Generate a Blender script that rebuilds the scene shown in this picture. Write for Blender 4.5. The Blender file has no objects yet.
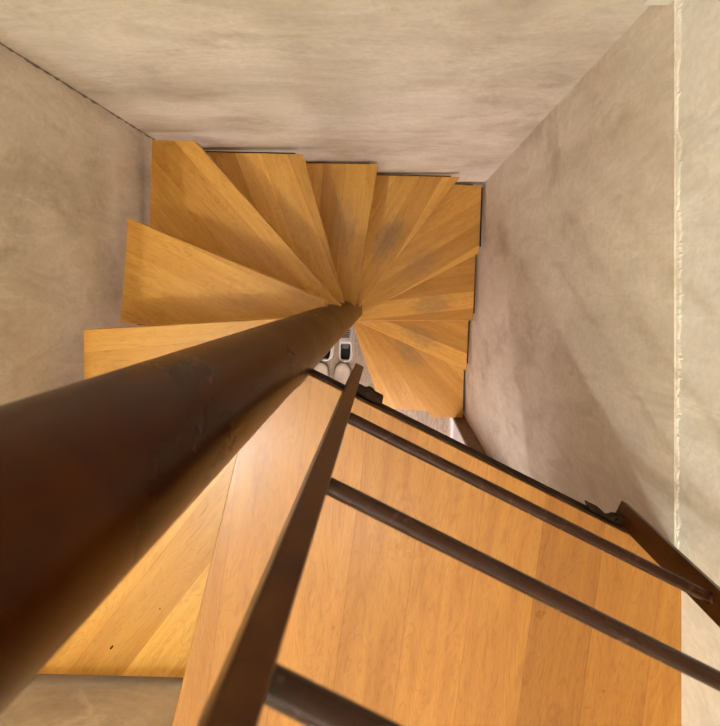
import bpy, bmesh, math, random
from mathutils import Vector, Matrix
from math import radians as R
random.seed(4)
C = bpy.context.scene.collection
SC = bpy.context.scene

# ------------------------------------------------------------------ helpers
def link(name, bm, mat, parent=None, smooth=False, recalc=True):
    if recalc: bmesh.ops.recalc_face_normals(bm, faces=bm.faces)
    me = bpy.data.meshes.new(name); bm.to_mesh(me); bm.free()
    me.materials.append(mat)
    if smooth:
        for p in me.polygons: p.use_smooth = True
    o = bpy.data.objects.new(name, me); C.objects.link(o)
    if parent: o.parent = parent
    return o
def thing(name, label, cat, loc=(0, 0, 0), group=None):
    o = bpy.data.objects.new(name, None); C.objects.link(o)
    o.empty_display_size = .1
    o.location = loc; o['label'] = label; o['category'] = cat
    if group: o['group'] = group
    return o
def struct(name, bm, mat, smooth=False):
    o = link(name, bm, mat, None, smooth); o['kind'] = 'structure'; return o
def box(bm, x0, x1, y0, y1, z0, z1):
    v = [bm.verts.new((x, y, z)) for z in (z0, z1) for x, y in ((x0, y0), (x1, y0), (x1, y1), (x0, y1))]
    for f in ((3, 2, 1, 0), (4, 5, 6, 7), (0, 1, 5, 4), (1, 2, 6, 5), (2, 3, 7, 6), (3, 0, 4, 7)):
        bm.faces.new([v[i] for i in f])
    return bm
def boxes(*a):
    bm = bmesh.new()
    for b in a: box(bm, *b)
    return bm
def prism(bm, pts, z0, z1):
    a = [bm.verts.new((x, y, z0)) for x, y in pts]; b = [bm.verts.new((x, y, z1)) for x, y in pts]
    bm.faces.new(a[::-1]); bm.faces.new(b)
    n = len(pts)
    for i in range(n): bm.faces.new((a[i], a[(i+1) % n], b[(i+1) % n], b[i]))
    return bm
def bevel(o, w, seg=2):
    m = o.modifiers.new('bevel', 'BEVEL'); m.width = w; m.segments = seg; m.limit_method = 'ANGLE'; m.angle_limit = R(35)
    return o
def cyl(bm, p, q, r, n=32):
    p, q = Vector(p), Vector(q); d = (q-p); L = d.length; d.normalize()
    m = Matrix.Translation((p+q)/2) @ d.to_track_quat('Z', 'Y').to_matrix().to_4x4()
    bmesh.ops.create_cone(bm, cap_ends=True, segments=n, radius1=r, radius2=r, depth=L, matrix=m)
    return bm

# ------------------------------------------------------------------ materials
class NT:
    def __init__(s, name):
        s.m = bpy.data.materials.new(name); s.m.use_nodes = True
        s.t = s.m.node_tree; s.t.nodes.clear()
        s.out = s.t.nodes.new('ShaderNodeOutputMaterial'); s.b = s.n('ShaderNodeBsdfPrincipled')
        s.l(s.b, 0, s.out, 0)
    def n(s, k, **kw):
        x = s.t.nodes.new(k)
        for a, v in kw.items(): setattr(x, a, v)
        return x
    def l(s, a, i, b, j): s.t.links.new(a.outputs[i], b.inputs[j])
    def noise(s, src, scale, detail=4, rough=.55, mapping=None, dist=0):
        if mapping:
            mp = s.n('ShaderNodeMapping'); mp.inputs['Scale'].default_value = mapping
            s.l(src[0], src[1], mp, 0); src = (mp, 0)
        t = s.n('ShaderNodeTexNoise'); t.inputs['Scale'].default_value = scale
        t.inputs['Detail'].default_value = detail; t.inputs['Roughness'].default_value = rough
        t.inputs['Distortion'].default_value = dist
        s.l(src[0], src[1], t, 'Vector'); return t
    def ramp(s, src, stops):
        r = s.n('ShaderNodeValToRGB'); e = r.color_ramp.elements
        while len(e) < len(stops): e.new(.5)
        for k, (p, c) in zip(e, stops): k.position = p; k.color = (*c, 1) if len(c) == 3 else c
        s.l(src[0], src[1], r, 0); return r
    def mix(s, a, b, f, mode='MIX'):
        x = s.n('ShaderNodeMix', data_type='RGBA', blend_type=mode)
        if isinstance(f, (int, float)): x.inputs[0].default_value = f
        else: s.l(f[0], f[1], x, 0)
        for i, v in ((6, a), (7, b)):
            if isinstance(v[0], (int, float)): x.inputs[i].default_value = (*v, 1)
            else: s.l(v[0], v[1], x, i)
        return x
    def math(s, op, a, b=None, c=None):
        x = s.n('ShaderNodeMath', operation=op)
        for i, v in enumerate((a, b, c)):
            if v is None: continue
            if isinstance(v, (int, float)): x.inputs[i].default_value = v
            else: s.l(v[0], v[1], x, i)
        return (x, 0)
    def bump(s, h, strength, dist=.002, prev=None):
        x = s.n('ShaderNodeBump'); x.inputs['Strength'].default_value = strength; x.inputs['Distance'].default_value = dist
        s.l(h[0], h[1], x, 'Height')
        if prev: s.l(prev, 0, x, 'Normal')
        s.l(x, 0, s.b, 'Normal'); return x

def wood_mat(name, light, dark, stave=.085, rough=.3, worn=True, tint=1.0, fine_amt=.6, staves=None):
    s = NT(name)
    uv = s.n('ShaderNodeUVMap'); uv.uv_map = 'UVMap'
    sep = s.n('ShaderNodeSeparateXYZ'); s.l(uv, 0, sep, 0)
    v = s.math('DIVIDE', (sep, 1), stave)
    idx = s.math('FLOOR', v)
    row = s.n('ShaderNodeTexWhiteNoise', noise_dimensions='1D'); s.l(idx[0], 0, row, 'W')
    # per stave offset of the grain
    comb = s.n('ShaderNodeCombineXYZ')
    ux = s.math('ADD', (sep, 0), s.math('MULTIPLY', (row, 0), 7.3))
    s.l(ux[0], 0, comb, 0); s.l(sep, 1, comb, 1)
    s.l(s.math('MULTIPLY', (row, 0), 5.0)[0], 0, comb, 2)
    vec = (comb, 0)
    grain = s.noise(vec, 6, 5, .55, (.7, 7, 1), .5)
    fig = s.noise(vec, 4.2, 3, .5, (1, 4.2, 1), 1.6)
    fine = s.noise(vec, 60, 4, .65, (1, 16, 1))
    # cathedral figure rings out of the broad figure noise
    rings = s.math('PINGPONG', s.math('MULTIPLY', (fig, 0), 9.0), .5)
    base = s.ramp((grain, 0), [(.32, dark), (.66, light)])
    tint_ = s.ramp((row, 0), [(0, (.70, .63, .52)), (.35, (.86, .82, .74)), (.7, (1, 1, 1)), (1, (1.12, 1.14, 1.18))])
    if staves:      # the colour of each board, left to right
        n = len(staves)
        tint_ = s.ramp(s.math('DIVIDE', s.math('ADD', idx, .5), float(n)), [(i/n, c_) for i, c_ in enumerate(staves)])
        tint_.color_ramp.interpolation = 'CONSTANT'
    c = s.mix((base, 0), (tint_, 0), tint, 'MULTIPLY')
    rr = s.ramp((rings[0], 0), [(0, (.84, .79, .72)), (.16, (1, 1, 1)), (1, (1, 1, 1))])
    c = s.mix((c, 2), (rr, 0), .8, 'MULTIPLY')
    fr = s.ramp((fine, 0), [(.34, (.74, .69, .62)), (.56, (1.05, 1.05, 1.05))])
    c = s.mix((c, 2), (fr, 0), fine_amt, 'MULTIPLY')
    # thin joint line between staves
    fracv = s.math('FRACT', v)
    seam = s.math('LESS_THAN', s.math('ABSOLUTE', s.math('SUBTRACT', fracv, .5)), .492)
    sr = s.ramp((seam[0], 0), [(0, (.72, .62, .5)), (1, (1, 1, 1))])
    c = s.mix((c, 2), (sr, 0), .6, 'MULTIPLY')
    if worn:
        # grey trodden patch on the walking line: object attributes say where
        au = s.n('ShaderNodeAttribute', attribute_type='OBJECT', attribute_name='worn_u')
        av = s.n('ShaderNodeAttribute', attribute_type='OBJECT', attribute_name='worn_v')
        aw = s.n('ShaderNodeAttribute', attribute_type='OBJECT', attribute_name='worn')
        du = s.math('DIVIDE', s.math('SUBTRACT', (sep, 0), (au, 2)), .125)
        dv = s.math('DIVIDE', s.math('SUBTRACT', (sep, 1), (av, 2)), .062)
        d2 = s.math('ADD', s.math('MULTIPLY', du, du), s.math('MULTIPLY', dv, dv))
        wn = s.noise((uv, 0), 26, 6, .7, (1, 2.2, 1))
        d2 = s.math('ADD', d2, s.math('MULTIPLY', s.math('SUBTRACT', (wn, 0), .5), 3.6))
        mr = s.n('ShaderNodeMapRange'); mr.inputs['From Min'].default_value = 1.1; mr.inputs['From Max'].default_value = 0.0
        mr.inputs['To Max'].default_value = .62; s.l(d2[0], 0, mr, 0)
        f = s.math('MULTIPLY', (mr, 0), (aw, 2))
        c = s.mix((c, 2), (.19, .14, .085), f)
    # short dark scratches
    scr = s.noise((uv, 0), 30, 2, .5, (1.0, 9, 1)); 
    mp = s.n('ShaderNodeMapping'); mp.inputs['Rotation'].default_value = (0, 0, .95); mp.inputs['Scale'].default_value = (5, 70, 1)
    s.l(uv, 0, mp, 0)
    sc = s.n('ShaderNodeTexNoise'); sc.inputs['Scale'].default_value = 3.0; sc.inputs['Detail'].default_value = 3; sc.inputs['Roughness'].default_value = .6
    s.l(mp, 0, sc, 'Vector')
    region = s.noise((uv, 0), 5, 2)
    rg = s.ramp((region, 0), [(.47, (0, 0, 0)), (.62, (1, 1, 1))])
    sm = s.ramp((sc, 0), [(.60, (0, 0, 0)), (.66, (1, 1, 1))])
    scf = s.math('MULTIPLY', s.math('MULTIPLY', (sm, 0), (rg, 0)), .6)
    c = s.mix((c, 2), (.25, .11, .035), scf)
    s.l(c, 2, s.b, 'Base Color')
    rn = s.noise((uv, 0), 9, 4)
    r2 = s.math('MULTIPLY_ADD', (rn, 0), .22, rough - .08)
    s.l(r2[0], 0, s.b, 'Roughness')
    s.b.inputs['Coat Weight'].default_value = .12; s.b.inputs['Coat Roughness'].default_value = .22
    s.b.inputs['Specular IOR Level'].default_value = .3
    s.bump((fine, 0), .12, .0008)
    return s.m

def plaster_mat(name, c0, c1, c2, rough=.55, bump=.35, streak=(1, 1, .6), fine_amt=.3, stroke=(1, 1, .5)):
    s = NT(name)
    tc = s.n('ShaderNodeTexCoord'); src = (tc, 3)
    big = s.noise(src, 1.5, 5, .58, streak, .3)
    mid = s.noise(src, 5.5, 8, .62, streak, .25)
    fine = s.noise(src, 70, 5, .6)
    a = s.ramp((big, 0), [(.30, c0), (.5, c1), (.70, c2)])
    m = s.ramp((mid, 0), [(.30, (.70, .67, .635)), (.45, (.97, .962, .95)), (.6, (1.04, 1.04, 1.04)), (.72, (1.12, 1.12, 1.12))])
    c = s.mix((a, 0), (m, 0), .95, 'MULTIPLY')
    # trowel strokes
    tr = s.noise(src, 7, 6, .7, stroke, .8)
    t = s.ramp((tr, 0), [(.36, (.90, .885, .865)), (.47, (1.0, 1.0, 1.0)), (.5, (1.07, 1.07, 1.07)), (.53, (1.0, 1.0, 1.0)), (.66, (.95, .94, .93))])
    c = s.mix((c, 2), (t, 0), 1.0, 'MULTIPLY')
    # pale hairline veins and brown smudges left by the trowel
    ve = s.noise(src, 4.5, 5, .55, tuple(x*.7 for x in stroke), 1.2)
    vr = s.ramp((ve, 0), [(.485, (0, 0, 0)), (.5, (1, 1, 1)), (.515, (0, 0, 0))])
    vk = s.noise(src, 2.7, 2); vkr = s.ramp((vk, 0), [(.48, (0, 0, 0)), (.62, (1, 1, 1))])
    c = s.mix((c, 2), (.84, .80, .74), s.math('MULTIPLY', s.math('MULTIPLY', (vr, 0), (vkr, 0)), .38))
    sm = s.noise(src, 3.4, 6, .7, None, .4); smr = s.ramp((sm, 0), [(.56, (0, 0, 0)), (.70, (1, 1, 1))])
    c = s.mix((c, 2), (.42, .34, .255), s.math('MULTIPLY', (smr, 0), .55))
    f = s.ramp((fine, 0), [(.3, (.88, .87, .86)), (.6, (1.03, 1.03, 1.03))])
    c = s.mix((c, 2), (f, 0), fine_amt, 'MULTIPLY')
    # few tiny chips
    vo = s.n('ShaderNodeTexVoronoi'); vo.inputs['Scale'].default_value = 9; s.l(src[0], src[1], vo, 'Vector')
    ch = s.ramp((vo, 0), [(0, (1, 1, 1)), (.035, (1, 1, 1)), (.05, (0, 0, 0))])
    vs = s.noise(src, 3.3, 1); vm = s.ramp((vs, 0), [(.6, (0, 0, 0)), (.63, (1, 1, 1))])
    cf = s.math('MULTIPLY', (ch, 0), (vm, 0))
    c = s.mix((c, 2), (.78, .74, .68), cf)
    s.l(c, 2, s.b, 'Base Color')
    rr = s.math('MULTIPLY_ADD', (mid, 0), .3, rough - .15); s.l(rr[0], 0, s.b, 'Roughness')
    s.b.inputs['Specular IOR Level'].default_value = .35
    b = s.bump((mid, 0), bump, .004); s.bump((fine, 0), bump * .5, .0012, b)
    return s.m

def metal_mat(name, c0, c1, rough=.35, metallic=.0, coat=.6, scale=12, specks=0., spec=.5):
    s = NT(name)
    tc = s.n('ShaderNodeTexCoord'); src = (tc, 3)
    a = s.noise(src, scale, 6, .65, None, .8); b = s.noise(src, scale * 9, 4, .6)
    c = s.ramp((a, 0), [(.32, c0), (.68, c1)])
    r = s.ramp((b, 0), [(.3, (.75, .72, .7)), (.65, (1.12, 1.12, 1.12))])
    c = s.mix((c, 0), (r, 0), .5, 'MULTIPLY')
    if specks:
        n = s.noise(src, 26, 3, .6, (1, 1, .7)); k = s.ramp((n, 0), [(.70, (0, 0, 0)), (.78, (1, 1, 1))])
        c = s.mix((c, 2), (.30, .20, .12), s.math('MULTIPLY', (k, 0), specks))
    s.l(c, 2, s.b, 'Base Color')
    rr = s.math('MULTIPLY_ADD', (a, 0), .25, rough - .1); s.l(rr[0], 0, s.b, 'Roughness')
    s.b.inputs['Metallic'].default_value = metallic; s.b.inputs['Specular IOR Level'].default_value = spec
    s.b.inputs['Coat Weight'].default_value = coat; s.b.inputs['Coat Roughness'].default_value = .22
    s.bump((b, 0), .18, .0006)
    return s.m

def plain_mat(name, col, rough=.6, var=.12, scale=60, bump=.15):
    s = NT(name)
    tc = s.n('ShaderNodeTexCoord'); a = s.noise((tc, 3), scale, 4)
    c = s.ramp((a, 0), [(.3, tuple(x * (1 - var) for x in col)), (.7, tuple(min(1, x * (1 + var)) for x in col))])
    s.l(c, 0, s.b, 'Base Color'); s.b.inputs['Roughness'].default_value = rough
    s.bump((a, 0), bump, .001)
    return s.m
M_TREAD = wood_mat('orange_beech', (.70, .385, .090), (.61, .305, .060), stave=.088, rough=.30, fine_amt=.35)
M_LAND = wood_mat('honey_beech', (.40, .178, .034), (.315, .128, .021), stave=.10, rough=.28, worn=False, fine_amt=.6,
    staves=[(.97, .96, .95), (1.04, 1.03, 1.03), (1.08, 1.09, 1.12), (.99, .98, .95), (1.07, 1.07, 1.06), (1.02, 1.01, .98), (.78, .72, .62), (.92, .89, .85), (1.06, 1.07, 1.05)])
M_WALL = plaster_mat('trowelled_grey_plaster', (.56, .505, .43), (.68, .625, .545), (.76, .71, .63), rough=.5, bump=.75, fine_amt=.6, streak=(.75, 1, 1.1), stroke=(.42, 1, 1.3))
M_WALL_SIDE = plaster_mat('side_wall_plaster', (.56, .495, .41), (.67, .605, .52), (.75, .69, .60), rough=.5, bump=.75, fine_amt=.6, streak=(1, 1.3, .6), stroke=(1, 1.6, .5))
M_WALL_UP = plaster_mat('pale_rough_plaster', (.70, .68, .63), (.80, .78, .73), (.86, .84, .80), rough=.7, bump=.8, fine_amt=.5)
M_CRUST = plaster_mat('white_plaster_crumbs', (.70, .66, .58), (.80, .77, .70), (.86, .84, .79), rough=.8, bump=1.0)
M_CEIL = plain_mat('ceiling_paint', (.82, .78, .72), .8)
M_POLE = metal_mat('dark_brown_lacquered_column', (.018, .0036, .0003), (.050, .012, .0007), rough=.28, coat=.0, spec=.09, scale=5, specks=.35)
M_RAIL = metal_mat('brown_lacquered_rail_steel', (.022, .0058, .0014), (.034, .0092, .0024), rough=.22, coat=.0, spec=.22, scale=70, specks=.0)
M_BAR = metal_mat('brown_lacquered_flat_steel', (.026, .0075, .0012), (.068, .022, .0035), rough=.3, coat=.0, spec=.15, scale=18, specks=.1)
M_STEEL = metal_mat('blackened_steel', (.016, .007, .003), (.034, .016, .008), rough=.6, coat=.0, spec=.04, scale=20)
M_JAMB = plain_mat('dark_stained_door_wood', (.13, .075, .04), .5, .35, 25)
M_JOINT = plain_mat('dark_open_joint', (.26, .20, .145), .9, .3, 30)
M_WHITE = plain_mat('white_wall_paint', (.80, .77, .79), .6, .02)
M_FLOOR_UP = plain_mat('upper_floor_boards', (.45, .27, .12), .5)
M_SNEAK = plain_mat('white_leather', (.82, .80, .77), .5, .05)
M_SOLE = plain_mat('off_white_rubber', (.75, .73, .69), .6, .05)
M_BLACK = plain_mat('black_lining', (.012, .012, .014), .85)
M_GREY = plain_mat('grey_insole_cloth', (.16, .16, .165), .85, .3)
M_BEIGE = plain_mat('beige_canvas', (.74, .66, .55), .85, .1, 140)
M_BSOLE = plain_mat('brown_rubber', (.12, .08, .055), .8)

# ------------------------------------------------------------------ the stairwell, sizes in metres
RISE = .21; NS = 13; LZ = RISE * NS          # landing 13 risers above the floor
CX, CY = -.181, -.1155                       # centre of the column
PR = .057
XL, XR, YB, YF = -.799, .468, .5015, -.80
TOP = LZ + 3.7

# floor of the lower rooms: pale oak boards with growth ring figure
def floor_mat():
    s = NT('pale_greyed_oak')
    tc = s.n('ShaderNodeTexCoord'); src = (tc, 3)
    sep = s.n('ShaderNodeSeparateXYZ'); s.l(src[0], src[1], sep, 0)
    idx = s.math('FLOOR', s.math('DIVIDE', (sep, 0), .2))
    row = s.n('ShaderNodeTexWhiteNoise', noise_dimensions='1D'); s.l(idx[0], 0, row, 'W')
    comb = s.n('ShaderNodeCombineXYZ'); s.l(sep, 0, comb, 0); s.l(s.math('ADD', (sep, 1), s.math('MULTIPLY', (row, 0), 3.7))[0], 0, comb, 1)
    fig = s.noise((comb, 0), 3.0, 2, .5, (2.2, 1, 1), .8)
    rings = s.math('PINGPONG', s.math('MULTIPLY', (fig, 0), 22.0), .5)
    c = s.ramp((rings[0], 0), [(0, (.33, .245, .17)), (.5, (.52, .42, .32)), (1, (.58, .48, .38))])
    t = s.ramp((row, 0), [(0, (.85, .83, .82)), (1, (1.08, 1.08, 1.1))])
    c = s.mix((c, 0), (t, 0), 1.0, 'MULTIPLY')
    g = s.noise(src, 60, 4, .6, (6, .6, 1)); r = s.ramp((g, 0), [(.3, (.85, .84, .83)), (.7, (1.05, 1.05, 1.05))])
    c = s.mix((c, 2), (r, 0), .6, 'MULTIPLY')
    fr = s.math('FRACT', s.math('DIVIDE', (sep, 0), .2)); sm = s.math('LESS_THAN', fr, .012)
    c = s.mix((c, 2), (.18, .13, .09), s.math('MULTIPLY', sm, .7))
    s.l(c, 2, s.b, 'Base Color'); s.b.inputs['Roughness'].default_value = .45
    return s.m
struct('floor', boxes((-1.6, .62, -3.1, .62, -.06, 0)), floor_mat())
struct('wall_left', boxes((XL-.12, XL, YF, YB+.12, 0, LZ-.004)), M_WALL_SIDE)
struct('wall_back', boxes((XL, XR+.14, YB, YB+.12, 0, TOP), (-1.6, XL, YB, YB+.12, LZ, TOP)), M_WALL)
struct('wall_right', boxes((XR, XR+.14, YF, YB, 0, LZ-.012)), M_WALL_SIDE)
# the paler wall of the upper floor stands on the stairwell wall, set back a few mm
struct('wall_right_upper', boxes((XR+.005, XR+.14, -3.1, YB, LZ-.012, TOP)), M_WALL_UP)
# ragged line of plaster crumbs where the two coats of the right wall meet
def crust():
    bm = bmesh.new(); rnd = random.Random(11)
    n = 260; y0, y1 = -.43, YB-.004
    prev = None; w = .006
    for i in range(n+1):
        y = y0 + (y1-y0)*i/n
        w = min(max(w + rnd.uniform(-.0030, .0030), .0015), .013)
        h = w + (rnd.uniform(0, .010) if rnd.random() < .18 else rnd.uniform(0, .002))
        zz = LZ-.012; t_ = rnd.uniform(0, .0012)
        ring = [bm.verts.new(p) for p in ((XR+.0030, y, zz-.001), (XR+.0022+t_, y, zz+.0015), (XR+.0026+t_, y, zz+h*.6), (XR+.0052, y, zz+h))]
        if prev:
            for a in range(3): bm.faces.new((prev[a], ring[a], ring[a+1], prev[a+1]))
        prev = ring
    return bm
struct('trim_1', crust(), M_CRUST)
# open dark joint in the back left corner
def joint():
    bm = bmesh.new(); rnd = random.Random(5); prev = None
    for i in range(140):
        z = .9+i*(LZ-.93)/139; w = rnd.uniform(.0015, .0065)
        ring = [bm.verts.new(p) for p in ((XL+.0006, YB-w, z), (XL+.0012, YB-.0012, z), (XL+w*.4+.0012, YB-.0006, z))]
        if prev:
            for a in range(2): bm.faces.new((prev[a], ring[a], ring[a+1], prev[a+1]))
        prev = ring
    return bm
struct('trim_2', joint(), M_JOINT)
# plaster nib at the head of the back right corner
struct('wall_back_upper', boxes((XR-.045, XR+.0065, YB-.035, YB, LZ-.026, TOP)), M_WALL_UP)
# front wall: header and cheeks around the doorway to the lower room
struct('wall_front', boxes((XL-.12, -.62, YF-.12, YF, 0, LZ-.004), (-.62, XR+.14, YF-.12, YF, 2.08, LZ-.004)), M_WALL)
struct('wall_front_lower', boxes((XR, XR+.14, YF-.12, YF, 0, 2.08)), M_WALL)
struct('door_1', boxes((.398, XR-.001, YF-.018, YF+.002, 0, 2.08), (-.619, -.555, YF-.10, YF+.002, 0, 2.08), (-.555, .398, YF-.10, YF+.002, 2.015, 2.08)), M_JAMB)
# lower room beyond the doorway
struct('wall_right_lower', boxes((.436, .467, -3.0, YF-.0185, 0, 2.079), (.436, .50, -3.0, YF-.122, 2.08, 2.5), (.467, .50, -3.0, YF-.122, 0, 2.08)), M_WHITE)
struct('baseboard_right', boxes((.418, .4355, -3.0, YF-.0185, 0, .07)), M_WHITE)
struct('wall_left_lower', boxes((-1.6, -1.5, -3.0, YF-.122, 0, 2.5)), M_WHITE)
struct('wall_end_lower', boxes((-1.6, .5, -3.1, -3.0, 0, 2.5)), M_WHITE)
struct('ceiling_lower', boxes((-1.6, XR+.14, -3.1, YF-.122, 2.5, 2.56)), M_CEIL)
# upper floor behind the landing
struct('floor_upper', boxes((-1.6, XR+.006, -3.1, YF-.001, 2.61, LZ-.003), (-1.6, XL-.001, YF-.001, YB, 2.61, LZ-.003)), M_FLOOR_UP)
struct('wall_left_upper', boxes((-1.7, -1.6, -3.1, YB+.12, 2.6, TOP)), M_WALL_UP)
struct('wall_end_upper', boxes((-1.6, XR+.14, -3.2, -3.1, 2.6, TOP)), M_WALL_UP)
struct('ceiling', boxes((-1.7, XR+.14, -3.2, YB+.12, TOP, TOP+.05)), M_CEIL)

# ------------------------------------------------------------------ staircase
stair = thing('spiral_staircase', 'square spiral staircase with orange wooden winder treads turning around a thick dark brown round column', 'staircase', (CX, CY, 0))
def local(bm_or_pts): return [(x-CX, y-CY) for x, y in bm_or_pts]

bm = bmesh.new(); cyl(bm, (0, 0, 0), (0, 0, LZ+.94), PR, 96)
col = link('central_column', bm, M_POLE, stair, smooth=True)
col.data.set_sharp_from_angle(angle=R(40))
bm = bmesh.new(); bmesh.ops.create_uvsphere(bm, u_segments=48, v_segments=16, radius=PR+.002, matrix=Matrix.Translation((0, 0, LZ+.94)) @ Matrix.Diagonal((1, 1, .35, 1)))
link('column_cap', bm, M_POLE, col, smooth=True)

TREADS = [
    (-139.0, 0.049, [(-0.2289,-0.0922), (-0.7550,-0.5495), (-0.7550,-0.7800), (-0.3321,-0.7909), (-0.1705,-0.1277)]),
    (-176.7, 0.0417, [(-0.2029,-0.0750), (-0.7357,-0.1061), (-0.7310,-0.5750), (-0.1906,-0.1053)]),
    (157.4, 0.072, [(-0.1734,-0.0407), (-0.7311,0.1912), (-0.7537,-0.1026), (-0.5256,-0.1239), (-0.1841,-0.1040)]),
    (131.6, 0.0578, [(-0.1500,-0.0633), (-0.6217,0.4674), (-0.7580,0.4690), (-0.7686,0.1689), (-0.1637,-0.0826)]),
    (105.3, 0.035, [(-0.3070,0.4768), (-0.6840,0.4847), (-0.1638,-0.1005), (-0.1508,-0.0934)]),
    (81.0, 0.0447, [(-0.0401,0.4895), (-0.3480,0.4939), (-0.1824,-0.1106), (-0.1346,-0.1079)]),
    (52.2, 0.0287, [(0.3177,0.4809), (-0.0755,0.4897), (-0.1710,-0.1144), (-0.1506,-0.1232)]),
    (27.1, 0.0403, [(0.4501,0.4812), (0.2825,0.4927), (-0.1820,-0.1065), (-0.1501,-0.1449), (0.4391,0.1569)]),
    (0.3, 0.0671, [(-0.1595,-0.1825), (0.4429,-0.1798), (0.4596,0.2068), (-0.1751,-0.1184)]),
    (-24.2, 0.0738, [(-0.1920,-0.1914), (0.4404,-0.4754), (0.4544,-0.1448), (-0.1827,-0.1476)]),
    (-53.1, 0.049, [(0.4509,-0.7936), (0.4585,-0.4452), (-0.2013,-0.1489), (-0.2095,-0.1592), (0.2644,-0.7904)]),
    (-71.0, 0.0847, [(-0.2551,-0.1605), (-0.0400,-0.7843), (0.3189,-0.8047), (-0.1905,-0.1262)]),
]
THK = .036
def uvmap(me, ang, seed, du=0.):
    # lay the grain along the given direction in plan
    uv = me.uv_layers.new(name='UVMap'); c, s = math.cos(ang), math.sin(ang)
    for p in me.polygons:
        up = abs(p.normal.z) > .5
        for li in p.loop_indices:
            co = me.vertices[me.loops[li].vertex_index].co
            u = co.x*c + co.y*s; v = -co.x*s + co.y*c
            if not up: v += co.z * .9
            uv.data[li].uv = (u + du, v + seed)
# grain direction relative to the lower edge, stave phase, worn patch strength and position
LOOK = {1: (11, 1.013, 0), 2: (2, 2.03, 0), 3: (-3, 3.035, .0), 4: (0, 4.055, 0), 5: (6, 5.06, .25), 6: (4, 6.03, .55),
        7: (8, 7.02, .85), 8: (4, 8.06, .6), 9: (6, 9.045, .7), 10: (2, 10.04, .7), 11: (6, 11.02, .7), 12: (8, 12.06, 0)}
WORN = {5: (.36, .09), 6: (.35, .095), 7: (.36, .085), 8: (.40, .085), 9: (.40, .085), 10: (.40, .07), 11: (.40, .12)}
for i, (ang, off, pts) in enumerate(TREADS):
    k = i + 1; z = LZ - RISE*k
    bm = prism(bmesh.new(), local(pts), z-THK, z)
    t = link('tread', bm, M_TREAD, stair)
    turn, seed, worn = LOOK[k]
    a = R(ang + turn)
    uvmap(t.data, a, seed)
    if worn:
        ru, rv = WORN[k]; rr = math.hypot(ru, rv); th = R(ang) + math.atan2(rv - off, ru)
        wx, wy = rr*math.cos(th), rr*math.sin(th)
        t['worn_u'] = wx*math.cos(a) + wy*math.sin(a); t['worn_v'] = -wx*math.sin(a) + wy*math.cos(a) + seed
    else: t['worn_u'] = 0.; t['worn_v'] = 0.
    t['worn'] = float(worn)
    bevel(t, .0022, 2)
    # flat steel arm under the tread, running from the column to the wall side
    cxy = [sum(p[j] for p in pts)/len(pts) - (CX, CY)[j] for j in (0, 1)]
    L = math.hypot(*cxy); d = (cxy[0]/L, cxy[1]/L); n = (-d[1], d[0])
    r0, r1 = PR*.9, L*1.25
    q = [(d[0]*r+n[0]*w, d[1]*r+n[1]*w) for r, w in ((r0, -.018), (r1, -.018), (r1, .018), (r0, .018))]
    link('tread_arm', prism(bmesh.new(), q, z-THK-.008, z-THK-.0002), M_STEEL, t)

# dark steel flats under the outer edges of the treads, closing most of the gap to the wall
for i, (ang, off, pts) in enumerate(TREADS):
    k = i+1; z = LZ-RISE*k-THK
    if k < 4: continue
    t = [o for o in stair.children if o.name.startswith('tread')][i]
    down = R(ang); dn = Vector((math.cos(down), math.sin(down)))
    for p, q in zip(pts, pts[1:]+pts[:1]):
        p, q = Vector(p), Vector(q); m = (p+q)/2; e = q-p
        if min((p-Vector((CX, CY))).length, (q-Vector((CX, CY))).length) < .3: continue
        horiz = abs(e.x) > abs(e.y)
        if horiz and (m.y < 0 or k == 4): continue          # open side over the doorway
        if abs(e.x if horiz else e.y) < .04 or min(abs(e.x), abs(e.y)) > .04: continue
        # the end on the lower (downhill) side is the one nearer the nosing line
        side = lambda w: abs(-(w.x-CX)*dn.y + (w.y-CY)*dn.x)
        lo, hi = (p, q) if side(p) < side(q) else (q, p)
        dd = (hi-lo).normalized(); lo = lo+dd*.035
        out = Vector((0, 1)) if horiz else Vector((1 if m.x > 0 else -1, 0))
        wall = YB if horiz else (XR if m.x > 0 else -XL)
        def gap(w): return max(.001, min(.013, wall-.0015-abs(w.y if horiz else w.x)))
        quad = [lo-out*.02, hi-out*.02, hi+out*gap(hi), lo+out*gap(lo)]
        link('edge_flat', prism(bmesh.new(), [(w.x-CX, w.y-CY) for w in quad], z-.006, z-.0004), M_STEEL, t)
# small dark knots in the first tread below the landing
t1 = [o for o in stair.children if o.name.startswith('tread')][0]
for x, y, a, b, th in ((-.556, -.727, .0055, .0020, .9), (-.459, -.650, .0018, .0014, 0)):
    pp = [(x-CX+a*math.cos(u)*math.cos(th)-b*math.sin(u)*math.sin(th), y-CY+a*math.cos(u)*math.sin(th)+b*math.sin(u)*math.cos(th)) for u in [2*math.pi*j/12 for j in range(12)]]
    link('knot', prism(bmesh.new(), pp, LZ-RISE-.001, LZ-RISE+.0002), M_STEEL, t1)
# small angle brackets holding tread 3 and 1 to the left wall
def wall_bracket(parent, x0, x1, y, z):
    bm = boxes((x0-CX, x1-CX, y-.006-CY, y+.012-CY, z-.008, z-.0005), (x0-CX, x0+.004-CX, y-.006-CY, y+.012-CY, z-.04, z-.0005))
    link('wall_bracket', bm, M_STEEL, parent)
treads = [o for o in stair.children if o.name.startswith('tread')]
wall_bracket(treads[2], -.720, -.696, -.106, LZ-RISE*3-THK+.004)

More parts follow.
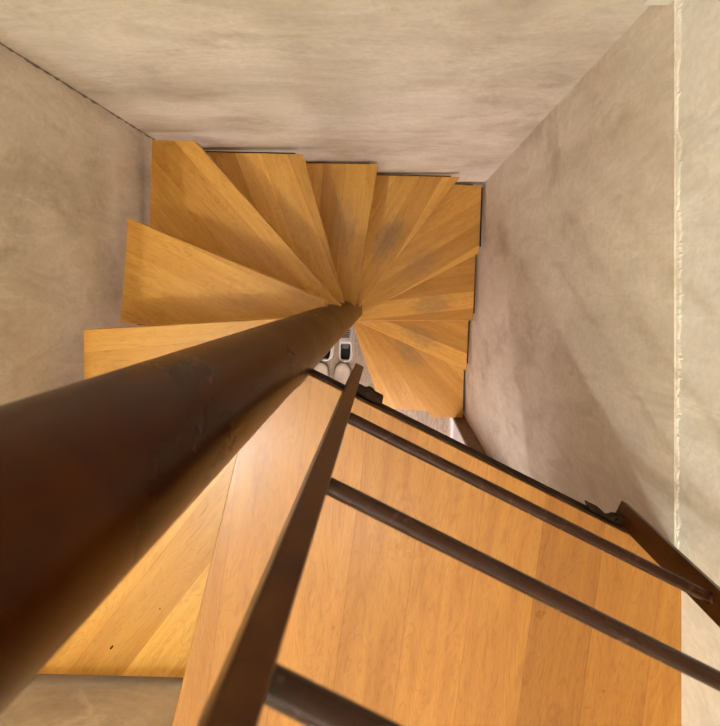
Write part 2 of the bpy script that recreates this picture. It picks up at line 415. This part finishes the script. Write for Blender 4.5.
# ------------------------------------------------------------------ landing with its steel edge
landing = thing('stair_landing', 'broad honey coloured plank landing at the top of the stairs beneath the guard rail', 'landing', (CX, CY, LZ))
LP = [(CX+(PR+.0015)*math.cos(R(q)), CY+(PR+.0015)*math.sin(R(q))) for q in range(-129, -26, 6)] + [(.4745, -.44375), (.4745, -.7985), (-.3701, -.7985)]
bm = prism(bmesh.new(), local(LP), -.030, 0)
board = link('landing_board', bm, M_LAND, landing); uvmap(board.data, R(-97.5), .138); board['worn'] = 0.
bevel(board, .0015, 2)
U = Vector((.8944, -.4472, 0)); N = Vector((.4472, .8944, 0)); O0 = N*(-.1847)
def sn(s, n, z=0): return O0 + U*s + N*n + Vector((0, 0, z))
def snbox(bm, s0, s1, n0, n1, z0, z1):
    v = [bm.verts.new(sn(s, n, z)) for z in (z0, z1) for s, n in ((s0, n0), (s1, n0), (s1, n1), (s0, n1))]
    for f in ((3, 2, 1, 0), (4, 5, 6, 7), (0, 1, 5, 4), (1, 2, 6, 5), (2, 3, 7, 6), (3, 0, 4, 7)): bm.faces.new([v[i] for i in f])
    return bm
CUT0 = U.dot(Vector((CX, CY, 0))) + PR + .001
def shift(bm, z=0):
    for v in bm.verts: v.co -= Vector((CX, CY, z))
    return bm
link('steel_edge', shift(snbox(bmesh.new(), CUT0, .623, .0003, .0040, -.036, -.0012)), M_STEEL, landing)
link('steel_frame', shift(snbox(bmesh.new(), CUT0, .60, -.035, .0003, -.036, -.0302)), M_STEEL, landing)

# ------------------------------------------------------------------ guard rail
guard = thing('guard_rail', 'dark brown metal guard rail with round bars between two flat posts along the landing edge', 'railing', tuple(sn(.25, .021, LZ)))
def g(bm):
    o = Vector(guard.location)
    for v in bm.verts: v.co -= o
    return bm
GT = LZ + .89
for s0, s1, n1 in ((.0095, .0250, .0445), (.514, .526, .0375)):
    p = link('post', g(snbox(bmesh.new(), s0, s1, .0045, n1, LZ-.040, GT)), M_BAR, guard); bevel(p, .0012, 2)
for h in (.214, .430, .637, .850):
    bm = bmesh.new(); cyl(bm, sn(.0248, .022, LZ+h), sn(.5142, .022, LZ+h), .0069, 40)
    r = link('rail', g(bm), M_RAIL, guard, smooth=True); r.data.set_sharp_from_angle(angle=R(40))
    for s, e in ((.0255, 1), (.5135, -1)):      # weld beads
        bm = bmesh.new(); bmesh.ops.create_uvsphere(bm, u_segments=20, v_segments=10, radius=.0088, matrix=Matrix.Translation(sn(s+e*.001, .022, LZ+h)) @ Matrix.Diagonal((.35, .8, 1, 1)))
        link('weld_bead', g(bm), M_RAIL, r, smooth=True)
def plate(pts, z0, z1):
    bm = bmesh.new()
    a = [bm.verts.new(sn(s, n, z0)) for s, n in pts]; b = [bm.verts.new(sn(s, n, z1)) for s, n in pts]
    bm.faces.new(a); bm.faces.new(b[::-1]); m = len(pts)
    for i in range(m): bm.faces.new((a[i], a[(i+1) % m], b[(i+1) % m], b[i]))
    return g(bm)
f1 = link('fixing_plate', plate([(.025, .0046), (.076, .0046), (.077, .010), (.074, .020), (.058, .0205), (.055, .0225), (.050, .0235), (.045, .0225), (.042, .0195), (.025, .0195)], LZ-.022, LZ-.008), M_STEEL, guard); bevel(f1, .001, 1)
f2 = link('fixing_plate', plate([(.514, .0042), (.458, .0042), (.447, .0135), (.450, .0145), (.470, .0145), (.478, .0125), (.484, .0095), (.490, .0105), (.496, .0165), (.503, .0185), (.514, .0195)], LZ-.020, LZ-.007), M_STEEL, guard); bevel(f2, .001, 1)
def bolt(parent, s, n, z, r=.005):
    bm = bmesh.new(); cyl(bm, sn(s, n, z), sn(s, n, z+.004), r, 6); link('bolt', g(bm), M_STEEL, parent)
bolt(f1, .049, .0135, LZ-.0079); bolt(f1, .066, .0115, LZ-.0079, .004); bolt(f2, .503, .0105, LZ-.0069, .0035)

# ------------------------------------------------------------------ shoes on the lower floor
def shoe(name, label, loc, rot, L, W, m_up, m_sole, m_in, laces=True, group=None):
    root = thing(name, label, 'shoe', loc, group); root.rotation_euler = (0, 0, rot)
    def hw(t):          # half width, 0 at heel and toe ends, y runs heel -> toe
        s = [(0, 0), (.02, .26), (.06, .37), (.14, .43), (.3, .44), (.45, .44), (.62, .485), (.75, .50), (.86, .455), (.93, .36), (.98, .19), (1, 0)]
        for (a, u), (b, v) in zip(s, s[1:]):
            if t <= b: return W*(u+(v-u)*(t-a)/(b-a))
        return 0
    def ht(t):
        s = [(0, .072), (.1, .075), (.25, .062), (.42, .085), (.5, .092), (.65, .068), (.8, .052), (.93, .046), (1, .034)]
        for (a, u), (b, v) in zip(s, s[1:]):
            if t <= b: return u+(v-u)*(t-a)/(b-a)
        return .034
    ts = [0.004, .02, .045, .07, .1, .14, .19, .25, .31, .37, .42, .46, .5, .56, .62, .68, .74, .8, .85, .89, .92, .95, .97, .985, .996]
    bm = bmesh.new(); rows = []
    for z, k in ((0, 1.0), (.014, 1.04), (.024, 1.02)):
        rows.append([bm.verts.new((sg*hw(t)*k, (t-.5)*L*1.015, z)) for t, sg in [(t, 1) for t in ts]+[(t, -1) for t in ts[::-1]]])
    n = len(rows[0])
    for a, b in zip(rows, rows[1:]):
        for i in range(n): bm.faces.new((a[i], a[(i+1) % n], b[(i+1) % n], b[i]))
    bm.faces.new(rows[0][::-1]); bm.faces.new(rows[-1])
    link('sole', bm, m_sole, root, smooth=False)
    A = 14; bm = bmesh.new(); g_ = []
    for t in ts:
        row = []
        for a in range(A+1):
            th = math.pi*a/A; c, s = math.cos(th), math.sin(th)
            x = hw(t)*.97*(abs(c)**.75)*(1 if c > 0 else -1); z = .022 + (ht(t)-.006)*(abs(s)**.62)
            row.append(bm.verts.new((x, (t-.5)*L, z)))
        g_.append(row)
    for i in range(len(ts)-1):
        tm = (ts[i]+ts[i+1])/2
        for a in range(A):
            if .035 < tm < .47:
                hole = 3 if tm < .40 else 4
                if hole <= a < A-hole: continue
            bm.faces.new((g_[i][a], g_[i][a+1], g_[i+1][a+1], g_[i+1][a]))
    up = link('upper', bm, m_up, root, smooth=True)
    so = up.modifiers.new('thick', 'SOLIDIFY'); so.thickness = .008; so.offset = -1
    sb = up.modifiers.new('sub', 'SUBSURF'); sb.levels = 1; sb.render_levels = 1
    bm = bmesh.new()
    vs = [bm.verts.new((sg*max(hw(t)-.008, .001), (t-.5)*L, .034)) for t, sg in [(t, 1) for t in ts[2:12]]+[(t, -1) for t in ts[2:12][::-1]]]
    bm.faces.new(vs); link('insole', bm, m_in, root)
    # tongue
    bm = bmesh.new(); rr = []
    for j in range(6):
        t = .35+.2*j/5; row = [bm.verts.new((W*.21*x*(1-.1*(j == 0)), (t-.5)*L, .102-.004*j-.010*x*x)) for x in (-1, -.5, 0, .5, 1)]; rr.append(row)
    for a, b in zip(rr, rr[1:]):
        for i in range(4): bm.faces.new((a[i], a[i+1], b[i+1], b[i]))
    tg = link('tongue', bm, M_GREY if laces else m_up, root, smooth=True); s2 = tg.modifiers.new('thick', 'SOLIDIFY'); s2.thickness = .006
    if laces:
        for j in range(4):
            t = .61+.05*j; bm = bmesh.new(); cyl(bm, (-W*.24, (t-.5)*L, .028+ht(t)*.90), (W*.24, (t+.02-.5)*L, .028+ht(t)*.90), .0028, 10)
            link('lace', bm, m_in, root, smooth=True)
    return root
FZ = .0
shoe('sneaker', 'white sneaker with black lining seen whole on the floor below, right one of its pair', (-.281, -.372, FZ), R(-3), .275, .108, M_SNEAK, M_SOLE, M_BLACK)
shoe('sneaker', 'white sneaker mostly hidden behind the brown column, left one of its pair', (-.409, -.366, FZ), R(-7), .275, .108, M_SNEAK, M_SOLE, M_BLACK)
shoe('slip_on_shoe', 'beige rounded slip-on shoe on the floor behind the heel of the whole white sneaker', (-.318, -.655, FZ), R(-8), .275, .115, M_BEIGE, M_BSOLE, M_GREY, laces=False)
shoe('slip_on_shoe', 'beige rounded slip-on shoe on the floor nearest the brown column and landing corner', (-.459, -.652, FZ), R(-2), .275, .115, M_BEIGE, M_BSOLE, M_GREY, laces=False)

# ------------------------------------------------------------------ lamps the house has
CAMZ = 17.03*RISE
def point(name, loc, w, col, r):
    l = bpy.data.lights.new(name, 'POINT'); l.energy = w; l.color = col; l.shadow_soft_size = r
    o = bpy.data.objects.new(name, l); o.location = loc; C.objects.link(o); return o
point('ceiling_bulb', (-1.4, -1.38, CAMZ+2.6), 250, (.93, .965, .90), .06)
point('ceiling_bulb', (-.21, -1.85, CAMZ+2.4), 38, (.93, .965, .90), .06)
SC.cycles.max_bounces = 14; SC.cycles.diffuse_bounces = 10
a = bpy.data.lights.new('lower_room_lamp', 'AREA'); a.shape = 'RECTANGLE'; a.size = 1.0; a.size_y = 1.3; a.energy = 60; a.color = (1, .86, .80)
ao = bpy.data.objects.new('lower_room_lamp', a); ao.location = (-.35, -2.9, 1.35); ao.rotation_euler = (R(90), 0, 0); C.objects.link(ao)
point('lower_ceiling_bulb', (-.10, -1.55, 2.42), 58, (1, .93, .90), .06)
w = bpy.data.worlds.new('world'); SC.world = w; w.use_nodes = True
w.node_tree.nodes['Background'].inputs[0].default_value = (1, .9, .78, 1); w.node_tree.nodes['Background'].inputs[1].default_value = .15

# ------------------------------------------------------------------ camera
cam = bpy.data.cameras.new('camera'); co = bpy.data.objects.new('camera', cam); C.objects.link(co)
co.location = (0, 0, CAMZ); co.rotation_euler = (0, 0, 0)
cam.sensor_width = 36; cam.lens = 36*525/726; cam.clip_start = .01
cam.shift_x = -28/726; cam.shift_y = -77/726
cam.dof.use_dof = True; cam.dof.focus_distance = 1.08; cam.dof.aperture_fstop = 11
SC.camera = co
SC.view_settings.view_transform = 'Standard'; SC.view_settings.look = 'None'
SC.view_settings.gamma = 1; SC.view_settings.use_curve_mapping = False
SC.view_settings.exposure = -.72
